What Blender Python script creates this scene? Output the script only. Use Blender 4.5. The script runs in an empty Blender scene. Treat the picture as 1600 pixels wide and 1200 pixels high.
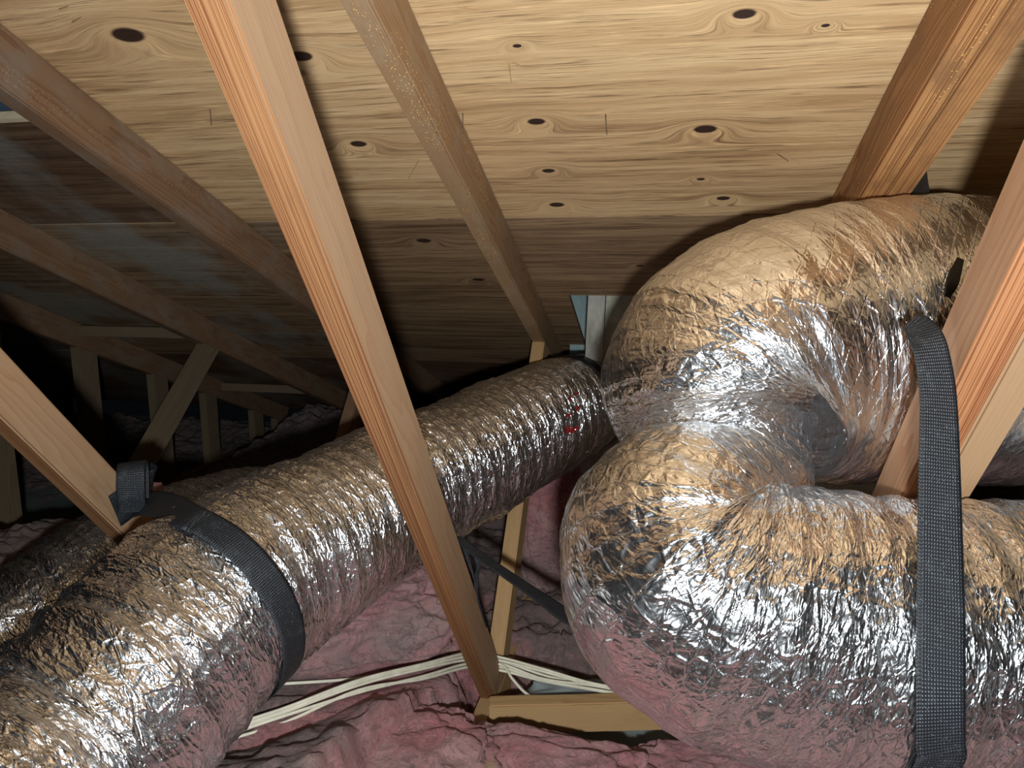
import bpy, bmesh, math, random
import numpy as np
from mathutils import Vector, Matrix, noise

random.seed(7)
S = bpy.context.scene
COL = S.collection

# ------------------------------------------------------------------ camera, light, exposure
FPX = 1100.0
YAW, PITCH, SLOPE = math.radians(11.9), math.radians(9.5), math.radians(22.6)
H = 0.67                                   # camera to roof deck, measured square to the deck
fw = np.array([-math.sin(YAW)*math.cos(PITCH), math.cos(YAW)*math.cos(PITCH), -math.sin(PITCH)])
rt = np.array([math.cos(YAW), math.sin(YAW), 0.0])
dn = np.cross(fw, rt)
RM = np.array([rt, dn, fw])

cam_d = bpy.data.cameras.new('camera')
cam_d.sensor_width = 36.0
cam_d.lens = 36.0*FPX/1600.0
cam_d.clip_start = 0.02
cam = bpy.data.objects.new('camera', cam_d)
COL.objects.link(cam)
cam.matrix_world = Matrix(((rt[0], -dn[0], -fw[0], 0), (rt[1], -dn[1], -fw[1], 0), (rt[2], -dn[2], -fw[2], 0), (0, 0, 0, 1)))
S.camera = cam

world = bpy.data.worlds.new('attic_dark')
S.world = world
world.use_nodes = True
world.node_tree.nodes['Background'].inputs[0].default_value = (0.35, 0.42, 0.5, 1)
world.node_tree.nodes['Background'].inputs[1].default_value = 0.004

def spot(name, loc, aim, power, color, angle, blend, size):
    d = bpy.data.lights.new(name, 'SPOT')
    d.energy = power; d.color = color; d.spot_size = math.radians(angle); d.spot_blend = blend
    d.shadow_soft_size = size
    o = bpy.data.objects.new(name, d)
    COL.objects.link(o)
    o.location = loc
    o.rotation_euler = (Vector(aim)-Vector(loc)).to_track_quat('-Z', 'Y').to_euler()
    return o
# the torch held just under the lens: the only light in this attic
TORCH = rt*0.012+dn*0.080-fw*0.11
spot('hand_torch', TORCH, (0.10, 1.0, -0.18), 84.0, (0.90, 0.96, 1.0), 158, 0.7, 0.02)

S.view_settings.view_transform = 'Standard'
S.view_settings.look = 'None'
S.view_settings.exposure = 0.0
S.view_settings.gamma = 1.0
S.view_settings.use_curve_mapping = False

# ------------------------------------------------------------------ geometry helpers
NRM = np.array([0, math.sin(SLOPE), math.cos(SLOPE)])
RAF = np.array([0, math.cos(SLOPE), -math.sin(SLOPE)])
def ray(x, y): return RM.T @ np.array([(x-800)/FPX, (y-600)/FPX, 1.0])
def at(x, y, t): return ray(x, y)*t
def onX(x, y, X): r = ray(x, y); return r*(X/r[0])
def onY(x, y, Y): r = ray(x, y); return r*(Y/r[1])
def onZ(x, y, Z): r = ray(x, y); return r*(Z/r[2])
def deck_xy(x, y):
    r = ray(x, y); P = r*(H/(NRM@r)); return P[0], float((P-H*NRM)@RAF)
def qY(Y): return (Y-H*math.sin(SLOPE))/math.cos(SLOPE)

def link(name, me, mat=None, parent=None, smooth=False):
    o = bpy.data.objects.new(name, me)
    COL.objects.link(o)
    if mat is not None: me.materials.append(mat)
    if parent is not None: o.parent = parent
    if smooth: me.polygons.foreach_set('use_smooth', [True]*len(me.polygons))
    return o
def tag(o, label=None, cat=None, group=None, kind=None):
    if label: o['label'] = label
    if cat: o['category'] = cat
    if group: o['group'] = group
    if kind: o['kind'] = kind
    return o
def empty(name, loc=(0, 0, 0)):
    o = bpy.data.objects.new(name, None); COL.objects.link(o); o.location = loc
    o.empty_display_size = 0.1
    return o
def put(o, parent):
    """parent o keeping its world matrix (parents are unrotated)."""
    o.parent = parent
    o.location = Vector(o.location)-Vector(parent.location)
    return o
def bm_mesh(name, bm):
    me = bpy.data.meshes.new(name); bm.to_mesh(me); bm.free(); return me
def add_box(bm, lo, hi):
    m = Matrix.Translation([(a+b)/2 for a, b in zip(lo, hi)]) @ Matrix.Diagonal([hi[i]-lo[i] for i in range(3)]+[1])
    return bmesh.ops.create_cube(bm, size=1, matrix=m)['verts']

def box_obj(name, lo, hi, mat, parent=None, bevel=0.002):
    c = [(a+b)/2 for a, b in zip(lo, hi)]
    bm = bmesh.new(); add_box(bm, [lo[i]-c[i] for i in range(3)], [hi[i]-c[i] for i in range(3)])
    if bevel: bmesh.ops.bevel(bm, geom=bm.edges[:], offset=bevel, segments=1, affect='EDGES')
    o = link(name, bm_mesh(name, bm), mat); o.location = c
    if parent is not None: put(o, parent)
    return o

def beam(name, P0, P1, side, thick, depth, mat, parent=None, bevel=0.003, wane=0.0, cut0=None, cut1=None):
    """board from P0 to P1 (centre line); 'side' = direction of its thickness. cut = plane (point, normal) trimming an end."""
    P0, P1, side = Vector(P0), Vector(P1), Vector(side).normalized()
    d = (P1-P0); L = d.length; d.normalize()
    side = (side-d*side.dot(d)).normalized()
    up = d.cross(side).normalized()
    bm = bmesh.new(); add_box(bm, (-thick/2, -depth/2, -L/2), (thick/2, depth/2, L/2))
    M = Matrix(((side.x, up.x, d.x, 0), (side.y, up.y, d.y, 0), (side.z, up.z, d.z, 0), (0, 0, 0, 1)))
    M = Matrix.Translation((P0+P1)/2) @ M
    if bevel: bmesh.ops.bevel(bm, geom=bm.edges[:], offset=bevel, segments=2, affect='EDGES')
    Mi = M.inverted()
    for cut in (cut0, cut1):
        if cut:
            co = Mi @ Vector(cut[0]); no = (Mi.to_3x3() @ Vector(cut[1])).normalized()
            r = bmesh.ops.bisect_plane(bm, geom=bm.verts[:]+bm.edges[:]+bm.faces[:], plane_co=co, plane_no=no, clear_outer=True)
            ed = [e for e in r['geom_cut'] if isinstance(e, bmesh.types.BMEdge)]
            bmesh.ops.holes_fill(bm, edges=ed, sides=0)
    if wane:                                # a slightly rough, hand-worn edge
        bmesh.ops.subdivide_edges(bm, edges=[e for e in bm.edges if e.calc_length() > L*0.5], cuts=40)
        sd = hash(name) % 50
        for v in bm.verts:
            k = noise.noise(Vector((v.co.z*9, v.co.x*20, v.co.y*20+sd)))
            v.co.x += k*wane*math.copysign(1, v.co.x); v.co.y += k*wane*0.7*math.copysign(1, v.co.y)
    o = link(name, bm_mesh(name, bm), mat)
    o.matrix_world = M
    if parent is not None:
        o.parent = parent; o.matrix_parent_inverse = Matrix.Identity(4)
        o.matrix_basis = parent_inv(parent) @ M
    return o
def parent_inv(p): return Matrix.Translation(-Vector(p.location))

# vectorised gradient noise, periodic in the second coordinate
def pnoise(u, v, per, seed):
    rng = np.random.RandomState(seed)
    N = 1024
    ang = rng.rand(N, per)*2*np.pi
    gx, gy = np.cos(ang), np.sin(ang)
    iu = np.floor(u).astype(int); iv = np.floor(v).astype(int)
    fu = u-iu; fv = v-iv
    su = fu*fu*fu*(fu*(fu*6-15)+10); sv = fv*fv*fv*(fv*(fv*6-15)+10)
    def g(a, b, du, dv):
        a = a % N; b = b % per
        return gx[a, b]*du+gy[a, b]*dv
    n00 = g(iu, iv, fu, fv); n10 = g(iu+1, iv, fu-1, fv); n01 = g(iu, iv+1, fu, fv-1); n11 = g(iu+1, iv+1, fu-1, fv-1)
    return (n00*(1-su)+n10*su)*(1-sv)+(n01*(1-su)+n11*su)*sv
def ridged(u, v, per, seed): return 1-2.2*np.abs(pnoise(u, v, per, seed))

def catmull(P, n):
    P = np.array(P, float)
    P = np.vstack([2*P[0]-P[1], P, 2*P[-1]-P[-2]])
    out = []
    m = len(P)-3
    for i in range(m):
        p0, p1, p2, p3 = P[i:i+4]
        k = n//m+(1 if i < n % m else 0)
        for t in np.linspace(0, 1, k, endpoint=(i == m-1)):
            out.append(0.5*((2*p1)+(-p0+p2)*t+(2*p0-5*p1+4*p2-p3)*t*t+(-p0+3*p1-3*p2+p3)*t**3))
    return np.array(out)
def resample(P, n):
    d = np.r_[0, np.cumsum(np.linalg.norm(np.diff(P[:, :3], axis=0), axis=1))]
    s = np.linspace(0, d[-1], n)
    return np.stack([np.interp(s, d, P[:, k]) for k in range(P.shape[1])], 1), d[-1]
def smooth_rows(A, k):
    for _ in range(k):
        B = A.copy(); B[1:-1] = (A[:-2]+2*A[1:-1]+A[2:])/4; A = B
    return A
def frames(C):
    T = np.gradient(C, axis=0); T /= np.linalg.norm(T, axis=1)[:, None]
    N = np.zeros_like(T); up = np.array([0, 0, 1.0])
    n = up-T[0]*(up@T[0]); N[0] = n/np.linalg.norm(n)
    for i in range(1, len(C)):
        n = N[i-1]-T[i]*(N[i-1]@T[i]); N[i] = n/np.linalg.norm(n)
    return T, N, np.cross(T, N)
def grid_mesh(name, V, nu, nv, wrap, uv=None):
    """V (nu*nv,3), quads; wrap closes the second direction"""
    iu = np.arange(nu-1)[:, None]; jv = np.arange(nv if wrap else nv-1)[None, :]
    j2 = (jv+1) % nv
    a = iu*nv+jv; b = iu*nv+j2; c = (iu+1)*nv+j2; d = (iu+1)*nv+jv
    F = np.stack([a, d, c, b], -1).reshape(-1, 4)
    me = bpy.data.meshes.new(name)
    me.vertices.add(len(V)); me.vertices.foreach_set('co', np.ascontiguousarray(V, dtype=np.float32).ravel())
    me.loops.add(F.size); me.loops.foreach_set('vertex_index', F.ravel().astype(np.int32))
    me.polygons.add(len(F)); me.polygons.foreach_set('loop_start', np.arange(0, F.size, 4, dtype=np.int32))
    me.polygons.foreach_set('loop_total', np.full(len(F), 4, dtype=np.int32))
    if uv is not None:
        l = me.uv_layers.new(name='UVMap')
        nvv = nv
        ui = F // nvv; vj = F % nvv
        uvs = np.zeros((len(F), 4, 2), np.float32)
        U, Vv = uv
        uvs[..., 0] = U[ui]
        vv = Vv[vj]
        if wrap:
            vv = vv.copy(); last = (jv+np.zeros_like(iu)).reshape(-1) == nv-1
            for k in range(4):
                m = last & (vj[:, k] == 0); vv[m, k] = Vv[-1]+(Vv[1]-Vv[0])
        uvs[..., 1] = vv
        l.data.foreach_set('uv', uvs.ravel())
    me.update(calc_edges=True); me.validate()
    me.polygons.foreach_set('use_smooth', [True]*len(me.polygons))
    return me
def tube_mesh(name, pts, r, sides=10, n=80):
    C = catmull(pts, n); T, N, B = frames(C)
    th = np.linspace(0, 2*np.pi, sides, endpoint=False)
    R = r if np.ndim(r) else np.full(n, r)
    V = C[:, None, :]+R[:, None, None]*(np.cos(th)[None, :, None]*N[:, None, :]+np.sin(th)[None, :, None]*B[:, None, :])
    return grid_mesh(name, V.reshape(-1, 3), n, sides, True)

# ------------------------------------------------------------------ materials
def srgb(r, g, b):
    f = lambda c: (c/255/12.92) if c/255 <= 0.04045 else ((c/255+0.055)/1.055)**2.4
    return (f(r), f(g), f(b), 1)
class NT:
    def __init__(self, name):
        self.m = bpy.data.materials.new(name); self.m.use_nodes = True
        self.t = self.m.node_tree; self.b = self.t.nodes['Principled BSDF']
    def n(self, typ, **kw):
        nd = self.t.nodes.new(typ)
        for k, v in kw.items():
            if k.startswith('i_'):
                key = k[2:]; key = int(key) if key.isdigit() else key.replace('_', ' ')
                self.set(nd.inputs[key], v)
            else: setattr(nd, k, v)
        return nd
    def set(self, sock, v):
        if isinstance(v, bpy.types.NodeSocket): self.t.links.new(v, sock)
        else: sock.default_value = v
    def math(self, op, a, b=None, c=None, clamp=False):
        nd = self.t.nodes.new('ShaderNodeMath'); nd.operation = op; nd.use_clamp = clamp
        self.set(nd.inputs[0], a)
        if b is not None: self.set(nd.inputs[1], b)
        if c is not None: self.set(nd.inputs[2], c)
        return nd.outputs[0]
    def vmath(self, op, a, b=None):
        nd = self.t.nodes.new('ShaderNodeVectorMath'); nd.operation = op
        self.set(nd.inputs[0], a)
        if b is not None: self.set(nd.inputs[1], b)
        return nd.outputs['Value'] if op in ('LENGTH', 'DOT_PRODUCT', 'DISTANCE') else nd.outputs[0]
    def coord(self, which='Object'):
        return self.n('ShaderNodeTexCoord').outputs[which]
    def noise(self, vec, scale, detail=4, rough=0.55, dist=0.0, col=False):
        nd = self.n('ShaderNodeTexNoise'); self.set(nd.inputs['Vector'], vec)
        nd.inputs['Scale'].default_value = scale; nd.inputs['Detail'].default_value = detail
        nd.inputs['Roughness'].default_value = rough; nd.inputs['Distortion'].default_value = dist
        return nd.outputs['Color' if col else 'Fac']
    def voronoi(self, vec, scale, feature='F1', out='Distance'):
        nd = self.n('ShaderNodeTexVoronoi', feature=feature); self.set(nd.inputs['Vector'], vec)
        nd.inputs['Scale'].default_value = scale
        return nd.outputs[out]
    def ramp(self, fac, stops, interp='LINEAR'):
        nd = self.n('ShaderNodeValToRGB'); nd.color_ramp.interpolation = interp
        e = nd.color_ramp.elements
        while len(e) < len(stops): e.new(0.5)
        for el, (p, c) in zip(e, stops): el.position = p; el.color = c if len(c) == 4 else (*c, 1)
        self.set(nd.inputs[0], fac); return nd.outputs[0]
    def mapr(self, v, a, b, c=0.0, d=1.0):
        nd = self.n('ShaderNodeMapRange'); nd.interpolation_type = 'SMOOTHSTEP'
        for k, x in enumerate((v, a, b, c, d)): self.set(nd.inputs[k], x)
        return nd.outputs[0]
    def mix(self, fac, a, b, mode='MIX'):
        nd = self.n('ShaderNodeMix', data_type='RGBA', blend_type=mode)
        self.set(nd.inputs[0], fac); self.set(nd.inputs[6], a); self.set(nd.inputs[7], b)
        return nd.outputs[2]
    def bump(self, h, strength, dist, normal=None):
        nd = self.n('ShaderNodeBump'); self.set(nd.inputs['Height'], h)
        nd.inputs['Strength'].default_value = strength; nd.inputs['Distance'].default_value = dist
        if normal is not None: self.set(nd.inputs['Normal'], normal)
        return nd.outputs[0]
    def out(self, color=None, rough=None, metal=None, spec=None, normal=None, **kw):
        for k, v in (('Base Color', color), ('Roughness', rough), ('Metallic', metal), ('Specular IOR Level', spec), ('Normal', normal)):
            if v is not None: self.set(self.b.inputs[k], v)
        for k, v in kw.items(): self.set(self.b.inputs[k.replace('_', ' ')], v)
        return self.m
def C4(*a): return srgb(*a)

def lumber(name, early, late, face, dust=None, sparkle=0.0, pith=(0.13, 0.03), freq=330.0, edge=None, contrast=1.0, dirt=0.35):
    """sawn softwood: growth rings run along local Z; edge faces show stripes, broad faces a flatter figure"""
    k = NT(name); P = k.coord('Object')
    rnd = k.n('ShaderNodeObjectInfo').outputs['Random']
    sh = k.n('ShaderNodeCombineXYZ'); k.set(sh.inputs[2], k.math('MULTIPLY', rnd, 37.0))
    Q = k.vmath('ADD', P, sh.outputs[0])
    sl = k.vmath('MULTIPLY', Q, (5, 5, 0.9))
    w = k.noise(sl, 2.2, 3, 0.5)
    sep = k.n('ShaderNodeSeparateXYZ'); k.set(sep.inputs[0], Q)
    X = k.math('ADD', sep.outputs[0], pith[0]); Y = k.math('ADD', sep.outputs[1], pith[1])
    r = k.math('SQRT', k.math('ADD', k.math('MULTIPLY', X, X), k.math('MULTIPLY', Y, Y)))
    ph = k.math('ADD', k.math('MULTIPLY', r, freq), k.math('MULTIPLY', w, 9.0))
    ring = k.math('FRACT', ph)
    ring = k.math('POWER', ring, 2.2)
    fine = k.noise(k.vmath('MULTIPLY', Q, (260, 260, 7)), 1.0, 3, 0.6)
    big = k.noise(k.vmath('MULTIPLY', Q, (9, 9, 2.2)), 1.0, 4, 0.55)
    c = k.mix(k.math('MULTIPLY', ring, 0.85*contrast), early, late)
    c = k.mix(k.mapr(big, 0.35, 0.7, 0.0, 0.6), c, face)
    c = k.mix(k.math('MULTIPLY', fine, 0.28), c, (early[0]*.45, early[1]*.40, early[2]*.36, 1))
    if edge:
        on = k.n('ShaderNodeSeparateXYZ'); k.set(on.inputs[0], k.coord('Normal'))
        ed = k.mapr(k.math('ABSOLUTE', on.outputs[1]), 0.4, 0.7, 0, 1)
        eg = k.noise(k.vmath('MULTIPLY', Q, (820, 30, 1.0)), 1.0, 2, 0.5)
        ec = k.mix(k.mapr(eg, 0.44, 0.58, 0, 0.95), edge[0], edge[1])
        ec = k.mix(k.mapr(big, 0.45, 0.75, 0.0, 0.5), ec, edge[0])
        c = k.mix(ed, c, ec)
    st = k.noise(k.vmath('MULTIPLY', Q, (14, 14, 5)), 1.0, 5, 0.65)
    c = k.mix(k.mapr(st, 0.56, 0.78, 0, dirt), c, (late[0]*.4, late[1]*.36, late[2]*.34, 1))
    if dust:
        dn_ = k.noise(k.vmath('MULTIPLY', Q, (20, 20, 12)), 1.0, 5, 0.7)
        c = k.mix(k.mapr(dn_, 0.42, 0.68, 0.1, 0.75), c, dust)
    rough = 0.72
    if sparkle:
        v = k.voronoi(Q, 210.0)
        reg = k.noise(k.vmath('MULTIPLY', Q, (30, 30, 6)), 1.0, 2, 0.5)
        m = k.math('MULTIPLY', k.math('LESS_THAN', v, 0.20), k.mapr(reg, 0.50, 0.62, 0, sparkle))
        c = k.mix(m, c, C4(255, 205, 120))  # sparkle painted into the wood colour as bright gold dots
        rough = k.math('SUBTRACT', 0.7, k.math('MULTIPLY', m, 0.4))
    h = k.math('ADD', k.math('MULTIPLY', ring, 0.5), k.math('MULTIPLY', fine, 0.8))
    return k.out(c, rough, spec=0.25, normal=k.bump(h, 0.35, 0.0012))

def plywood(name, light, mid, dark, knots, streak, moldy=0.0):
    """rotary-cut veneer, grain along local X; knots at given (x, q, size)"""
    k = NT(name); P = k.coord('Object')
    rnd = k.n('ShaderNodeObjectInfo').outputs['Random']
    off = k.n('ShaderNodeCombineXYZ'); k.set(off.inputs[2], k.math('MULTIPLY', rnd, 11.0))
    field = None; core = None; rim = None
    for (x, q, s) in knots:
        d = k.vmath('MULTIPLY', k.vmath('SUBTRACT', P, (x, q, 0)), (1/s, 1.7/s, 0))
        L = k.vmath('LENGTH', d)
        g = k.math('POWER', 2.718, k.math('MULTIPLY', k.math('MULTIPLY', L, L), -0.16))
        cc = k.mapr(L, 0.75, 1.05, 1.0, 0.0)
        rr = k.math('MULTIPLY', k.mapr(L, 0.9, 1.15, 0, 1), k.mapr(L, 1.15, 1.9, 1, 0))
        field = g if field is None else k.math('ADD', field, g)
        core = cc if core is None else k.math('MAXIMUM', core, cc)
        rim = rr if rim is None else k.math('MAXIMUM', rim, rr)
    Q = k.vmath('ADD', P, off.outputs[0])
    if field is not None:
        sw = k.n('ShaderNodeCombineXYZ'); k.set(sw.inputs[1], k.math('MULTIPLY', field, 0.055))
        Q = k.vmath('ADD', Q, sw.outputs[0])
    warp = k.noise(k.vmath('MULTIPLY', Q, (1.3, 5, 1)), 1.0, 3, 0.5)
    wv = k.n('ShaderNodeCombineXYZ'); k.set(wv.inputs[1], k.math('MULTIPLY', warp, 0.06))
    Q2 = k.vmath('ADD', Q, wv.outputs[0])
    g1 = k.noise(k.vmath('MULTIPLY', Q2, (2.2, 60, 1)), 1.0, 5, 0.6)
    g2 = k.noise(k.vmath('MULTIPLY', Q2, (7, 210, 1)), 1.0, 4, 0.65)
    g3 = k.noise(k.vmath('MULTIPLY', Q, (1.2, 6, 1)), 1.0, 4, 0.6)
    c = k.ramp(k.math('ADD', k.math('MULTIPLY', g1, 0.65), k.math('MULTIPLY', g3, 0.35)), [(0.30, dark), (0.46, mid), (0.62, light), (0.8, mid)])
    tear = k.mapr(g2, 0.52, 0.70, 0, streak)
    c = k.mix(tear, c, (dark[0]*.5, dark[1]*.46, dark[2]*.42, 1))
    pale = k.noise(k.vmath('MULTIPLY', Q, (9, 190, 1)), 1.0, 3, 0.7)
    c = k.mix(k.mapr(pale, 0.56, 0.70, 0, 0.45), c, (min(1, light[0]*1.45), min(1, light[1]*1.45), min(1, light[2]*1.4), 1))
    if moldy:
        mz = k.noise(k.vmath('MULTIPLY', P, (3.2, 2.2, 1)), 1.0, 5, 0.6)
        fz = k.noise(P, 60.0, 4, 0.7)
        sx = k.n('ShaderNodeSeparateXYZ'); k.set(sx.inputs[0], P)
        reg = k.mapr(sx.outputs[0], -0.8, -1.05, 0, 1)
        m = k.math('MULTIPLY', k.math('MULTIPLY', k.mapr(mz, 0.46, 0.62, 0, moldy), reg), k.mapr(fz, 0.2, 0.6, 0.5, 1))
        c = k.mix(m, c, C4(150, 150, 140))
    if core is not None:
        c = k.mix(k.math('MULTIPLY', rim, 0.55), c, (mid[0]*1.2, mid[1]*1.25, mid[2]*1.25, 1))
        c = k.mix(core, c, C4(52, 34, 26))
    h = k.math('ADD', g2, k.math('MULTIPLY', g1, 0.6))
    if core is not None: h = k.math('SUBTRACT', h, k.math('MULTIPLY', core, 0.5))
    rough = k.mapr(g1, 0.3, 0.7, 0.5, 0.75)
    return k.out(c, rough, spec=0.35, normal=k.bump(h, 0.55, 0.0022))

def foil(name, scrim, tint=(0.92, 0.93, 0.94, 1), fine=1.0, haze=0.20, net=(0.0, 0.1), calm=1.0):
    """aluminised jacket of a flexible duct, UV in metres (along, around)"""
    k = NT(name); U = k.coord('UV')
    a = k.noise(k.vmath('MULTIPLY', U, (185, 13, 0)), 1.0, 2, 0.5, 0.4)
    b = k.noise(k.vmath('MULTIPLY', U, (95, 36, 0)), 1.0, 3, 0.5, 0.9)
    b = k.math('ABSOLUTE', k.math('SUBTRACT', b, 0.5))
    e = k.voronoi(k.vmath('MULTIPLY', U, (75, 30, 0)), 1.0, 'DISTANCE_TO_EDGE')
    su = k.n('ShaderNodeSeparateXYZ'); k.set(su.inputs[0], U)
    cu = k.n('ShaderNodeCombineXYZ'); k.set(cu.inputs[0], k.math('ADD', su.outputs[0], k.math('MULTIPLY', su.outputs[1], 0.22))); k.set(cu.inputs[1], su.outputs[1])
    a2 = k.noise(k.vmath('MULTIPLY', cu.outputs[0], (130, 27, 0)), 1.0, 2, 0.5, 0.8)
    a2 = k.math('ABSOLUTE', k.math('SUBTRACT', a2, 0.5))
    h = k.math('ADD', k.math('MULTIPLY', a, 1.0), k.math('MULTIPLY', b, 1.0))
    h = k.math('ADD', h, k.math('MULTIPLY', a2, 1.5))
    h = k.math('SUBTRACT', h, k.math('MULTIPLY', k.mapr(e, 0.0, 0.12, 1, 0), 0.25))
    s = k.n('ShaderNodeSeparateXYZ'); k.set(s.inputs[0], U)
    lines = None
    for (p, q, w) in ((1, 1.0, 0.026), (1, -1.0, 0.026), (1, 0, 0.022)):
        z = k.math('ADD', s.outputs[0], k.math('MULTIPLY', s.outputs[1], q*0.75))
        z = k.math('ABSOLUTE', k.math('SUBTRACT', k.math('FRACT', k.math('DIVIDE', z, w)), 0.5))
        z = k.mapr(z, 0.0, 0.055, 1, 0)
        lines = z if lines is None else k.math('MAXIMUM', lines, z)
    h = k.math('MULTIPLY', h, k.mapr(s.outputs[0], net[0], net[1], 1.0, calm))
    n1 = k.bump(h, 0.8*fine, 0.0044)
    lines = k.math('MULTIPLY', lines, k.mapr(s.outputs[0], net[0], net[1], 0.25, 1.0))
    n2 = k.bump(lines, scrim, 0.0011, n1)
    du = k.noise(U, 9.0, 4, 0.6)
    rough = k.mapr(du, 0.35, 0.75, 0.09, 0.18)
    k.out(tint, rough, metal=1.0, normal=n2)
    g2 = k.n('ShaderNodeBsdfAnisotropic'); k.set(g2.inputs['Color'], tint); g2.inputs['Roughness'].default_value = 0.36; k.set(g2.inputs['Normal'], n2)
    mx = k.n('ShaderNodeMixShader'); mx.inputs[0].default_value = haze
    k.t.links.new(k.b.outputs[0], mx.inputs[1]); k.t.links.new(g2.outputs[0], mx.inputs[2])
    k.t.links.new(mx.outputs[0], k.t.nodes['Material Output'].inputs[0])
    return k.m

def fiberglass(name, pink, pale, dust, dust_lo, dust_hi, far=False):
    k = NT(name); P = k.coord('Object')
    a = k.noise(P, 5.0, 5, 0.6, 0.6); b = k.noise(P, 2.1, 4, 0.6); c = k.noise(k.vmath('MULTIPLY', P, (1, 1, 1.6)), 26.0, 6, 0.7, 1.2)
    col = k.mix(k.mapr(a, 0.35, 0.7), pink, pale)
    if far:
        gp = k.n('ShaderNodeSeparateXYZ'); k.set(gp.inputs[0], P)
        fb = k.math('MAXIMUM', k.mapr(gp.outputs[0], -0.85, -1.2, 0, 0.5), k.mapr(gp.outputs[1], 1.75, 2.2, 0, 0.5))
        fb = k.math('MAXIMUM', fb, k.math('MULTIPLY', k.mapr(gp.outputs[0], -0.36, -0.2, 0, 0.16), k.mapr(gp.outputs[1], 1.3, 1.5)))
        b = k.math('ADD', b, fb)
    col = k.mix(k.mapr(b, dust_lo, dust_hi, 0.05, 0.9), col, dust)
    ve = k.noise(P, 11.0, 5, 0.7, 2.0)
    ve = k.mapr(k.math('ABSOLUTE', k.math('SUBTRACT', ve, 0.5)), 0.0, 0.035, 0.55, 0)
    col = k.mix(ve, col, (dust[0]*.35, dust[1]*.3, dust[2]*.3, 1))
    yl = k.noise(P, 7.0, 3, 0.5)
    col = k.mix(k.mapr(yl, 0.68, 0.78, 0, 0.6), col, C4(170, 150, 95))
    wp = k.noise(k.vmath('MULTIPLY', P, (1, 1, 2)), 17.0, 6, 0.75, 1.8)
    col = k.mix(k.mapr(wp, 0.52, 0.70, 0, 0.5), col, (min(1, pale[0]*1.15), min(1, pale[1]*1.12), min(1, pale[2]*1.1), 1))
    col = k.mix(k.mapr(wp, 0.46, 0.30, 0, 0.55), col, (dust[0]*.5, dust[1]*.44, dust[2]*.44, 1))
    fib = k.noise(P, 170.0, 4, 0.8, 2.5)
    h = k.math('ADD', c, k.math('MULTIPLY', fib, 0.35))
    return k.out(col, 0.95, spec=0.1, normal=k.bump(h, 0.8, 0.012), Sheen_Weight=0.25)

def webbing(name):
    k = NT(name); U = k.coord('UV'); s = k.n('ShaderNodeSeparateXYZ'); k.set(s.inputs[0], U)
    # UV in metres: ribs across the strap every 3 mm, warp threads every 2.2 mm
    v = k.math('SINE', k.math('MULTIPLY', s.outputs[0], 2*math.pi/0.0036))
    j = k.noise(U, 120.0, 2, 0.5)
    u = k.math('SINE', k.math('ADD', k.math('MULTIPLY', s.outputs[1], 2*math.pi/0.0026), k.math('MULTIPLY', j, 2.0)))
    h = k.math('MULTIPLY', k.math('ADD', v, 1.0), k.math('ADD', u, 1.4))
    glint = k.mapr(h, 2.6, 4.4, 0, 1)
    col = k.mix(glint, C4(22, 25, 29), C4(58, 64, 72))
    dz = k.noise(U, 40.0, 5, 0.7)
    col = k.mix(k.mapr(dz, 0.5, 0.8, 0, 0.25), col, C4(95, 100, 104))
    sheen = k.math('LESS_THAN', k.voronoi(U, 330.0), 0.10)
    col = k.mix(k.math('MULTIPLY', sheen, 0.6), col, C4(190, 200, 205))  # white sheen points of the weave, painted into the colour
    return k.out(col, k.mapr(h, 0.5, 4.0, 0.55, 0.32), spec=0.5, normal=k.bump(h, 0.5, 0.0006))

def plain(name, c1, c2, scale=12, rough=0.85, bumpd=0.002, spec=0.2, stretch=(1, 1, 1)):
    k = NT(name); P = k.vmath('MULTIPLY', k.coord('Object'), stretch)
    a = k.noise(P, scale, 6, 0.65, 0.4)
    return k.out(k.ramp(a, [(0.3, c1), (0.7, c2)]), rough, spec=spec, normal=k.bump(a, 0.5, bumpd))

KN_UP = [(1163, 22, .016), (808, 72, .007), (838, 190, .016), (1102, 202, .020), (857, 267, .013), (1095, 280, .008),
         (870, 320, .017), (1130, 310, .014), (560, 225, .017), (470, 88, .020), (200, 55, .028), (1290, 40, .006)]
KN_LO = [(748, 437, .018), (662, 376, .020), (1000, 415, .010)]
knots_up = [(*deck_xy(x, y), s) for x, y, s in KN_UP]
knots_lo = [(*deck_xy(x, y), s) for x, y, s in KN_LO]
M = {}
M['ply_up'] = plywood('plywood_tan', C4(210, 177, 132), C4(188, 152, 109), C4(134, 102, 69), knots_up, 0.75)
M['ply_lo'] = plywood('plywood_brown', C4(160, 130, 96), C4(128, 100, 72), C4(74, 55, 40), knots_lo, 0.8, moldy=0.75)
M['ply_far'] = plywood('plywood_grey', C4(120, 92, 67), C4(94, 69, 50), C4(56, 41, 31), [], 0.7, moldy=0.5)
ED = (C4(142, 102, 66), C4(100, 56, 30))
M['web'] = lumber('lumber_fresh', C4(164, 131, 99), C4(142, 100, 66), C4(154, 129, 103), freq=210, contrast=0.6, edge=ED)
M['web_d'] = lumber('lumber_orange', C4(176, 134, 100), C4(148, 98, 64), C4(160, 124, 94), freq=220, contrast=0.9, edge=(C4(170, 118, 78), C4(122, 66, 36)))
M['web_t'] = lumber('lumber_tan', C4(172, 138, 102), C4(152, 110, 74), C4(162, 130, 98), freq=200, contrast=0.6)
M['chord'] = lumber('lumber_dusty', C4(160, 126, 90), C4(128, 90, 56), C4(138, 108, 76), dust=C4(150, 128, 102), sparkle=0.9)
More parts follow.
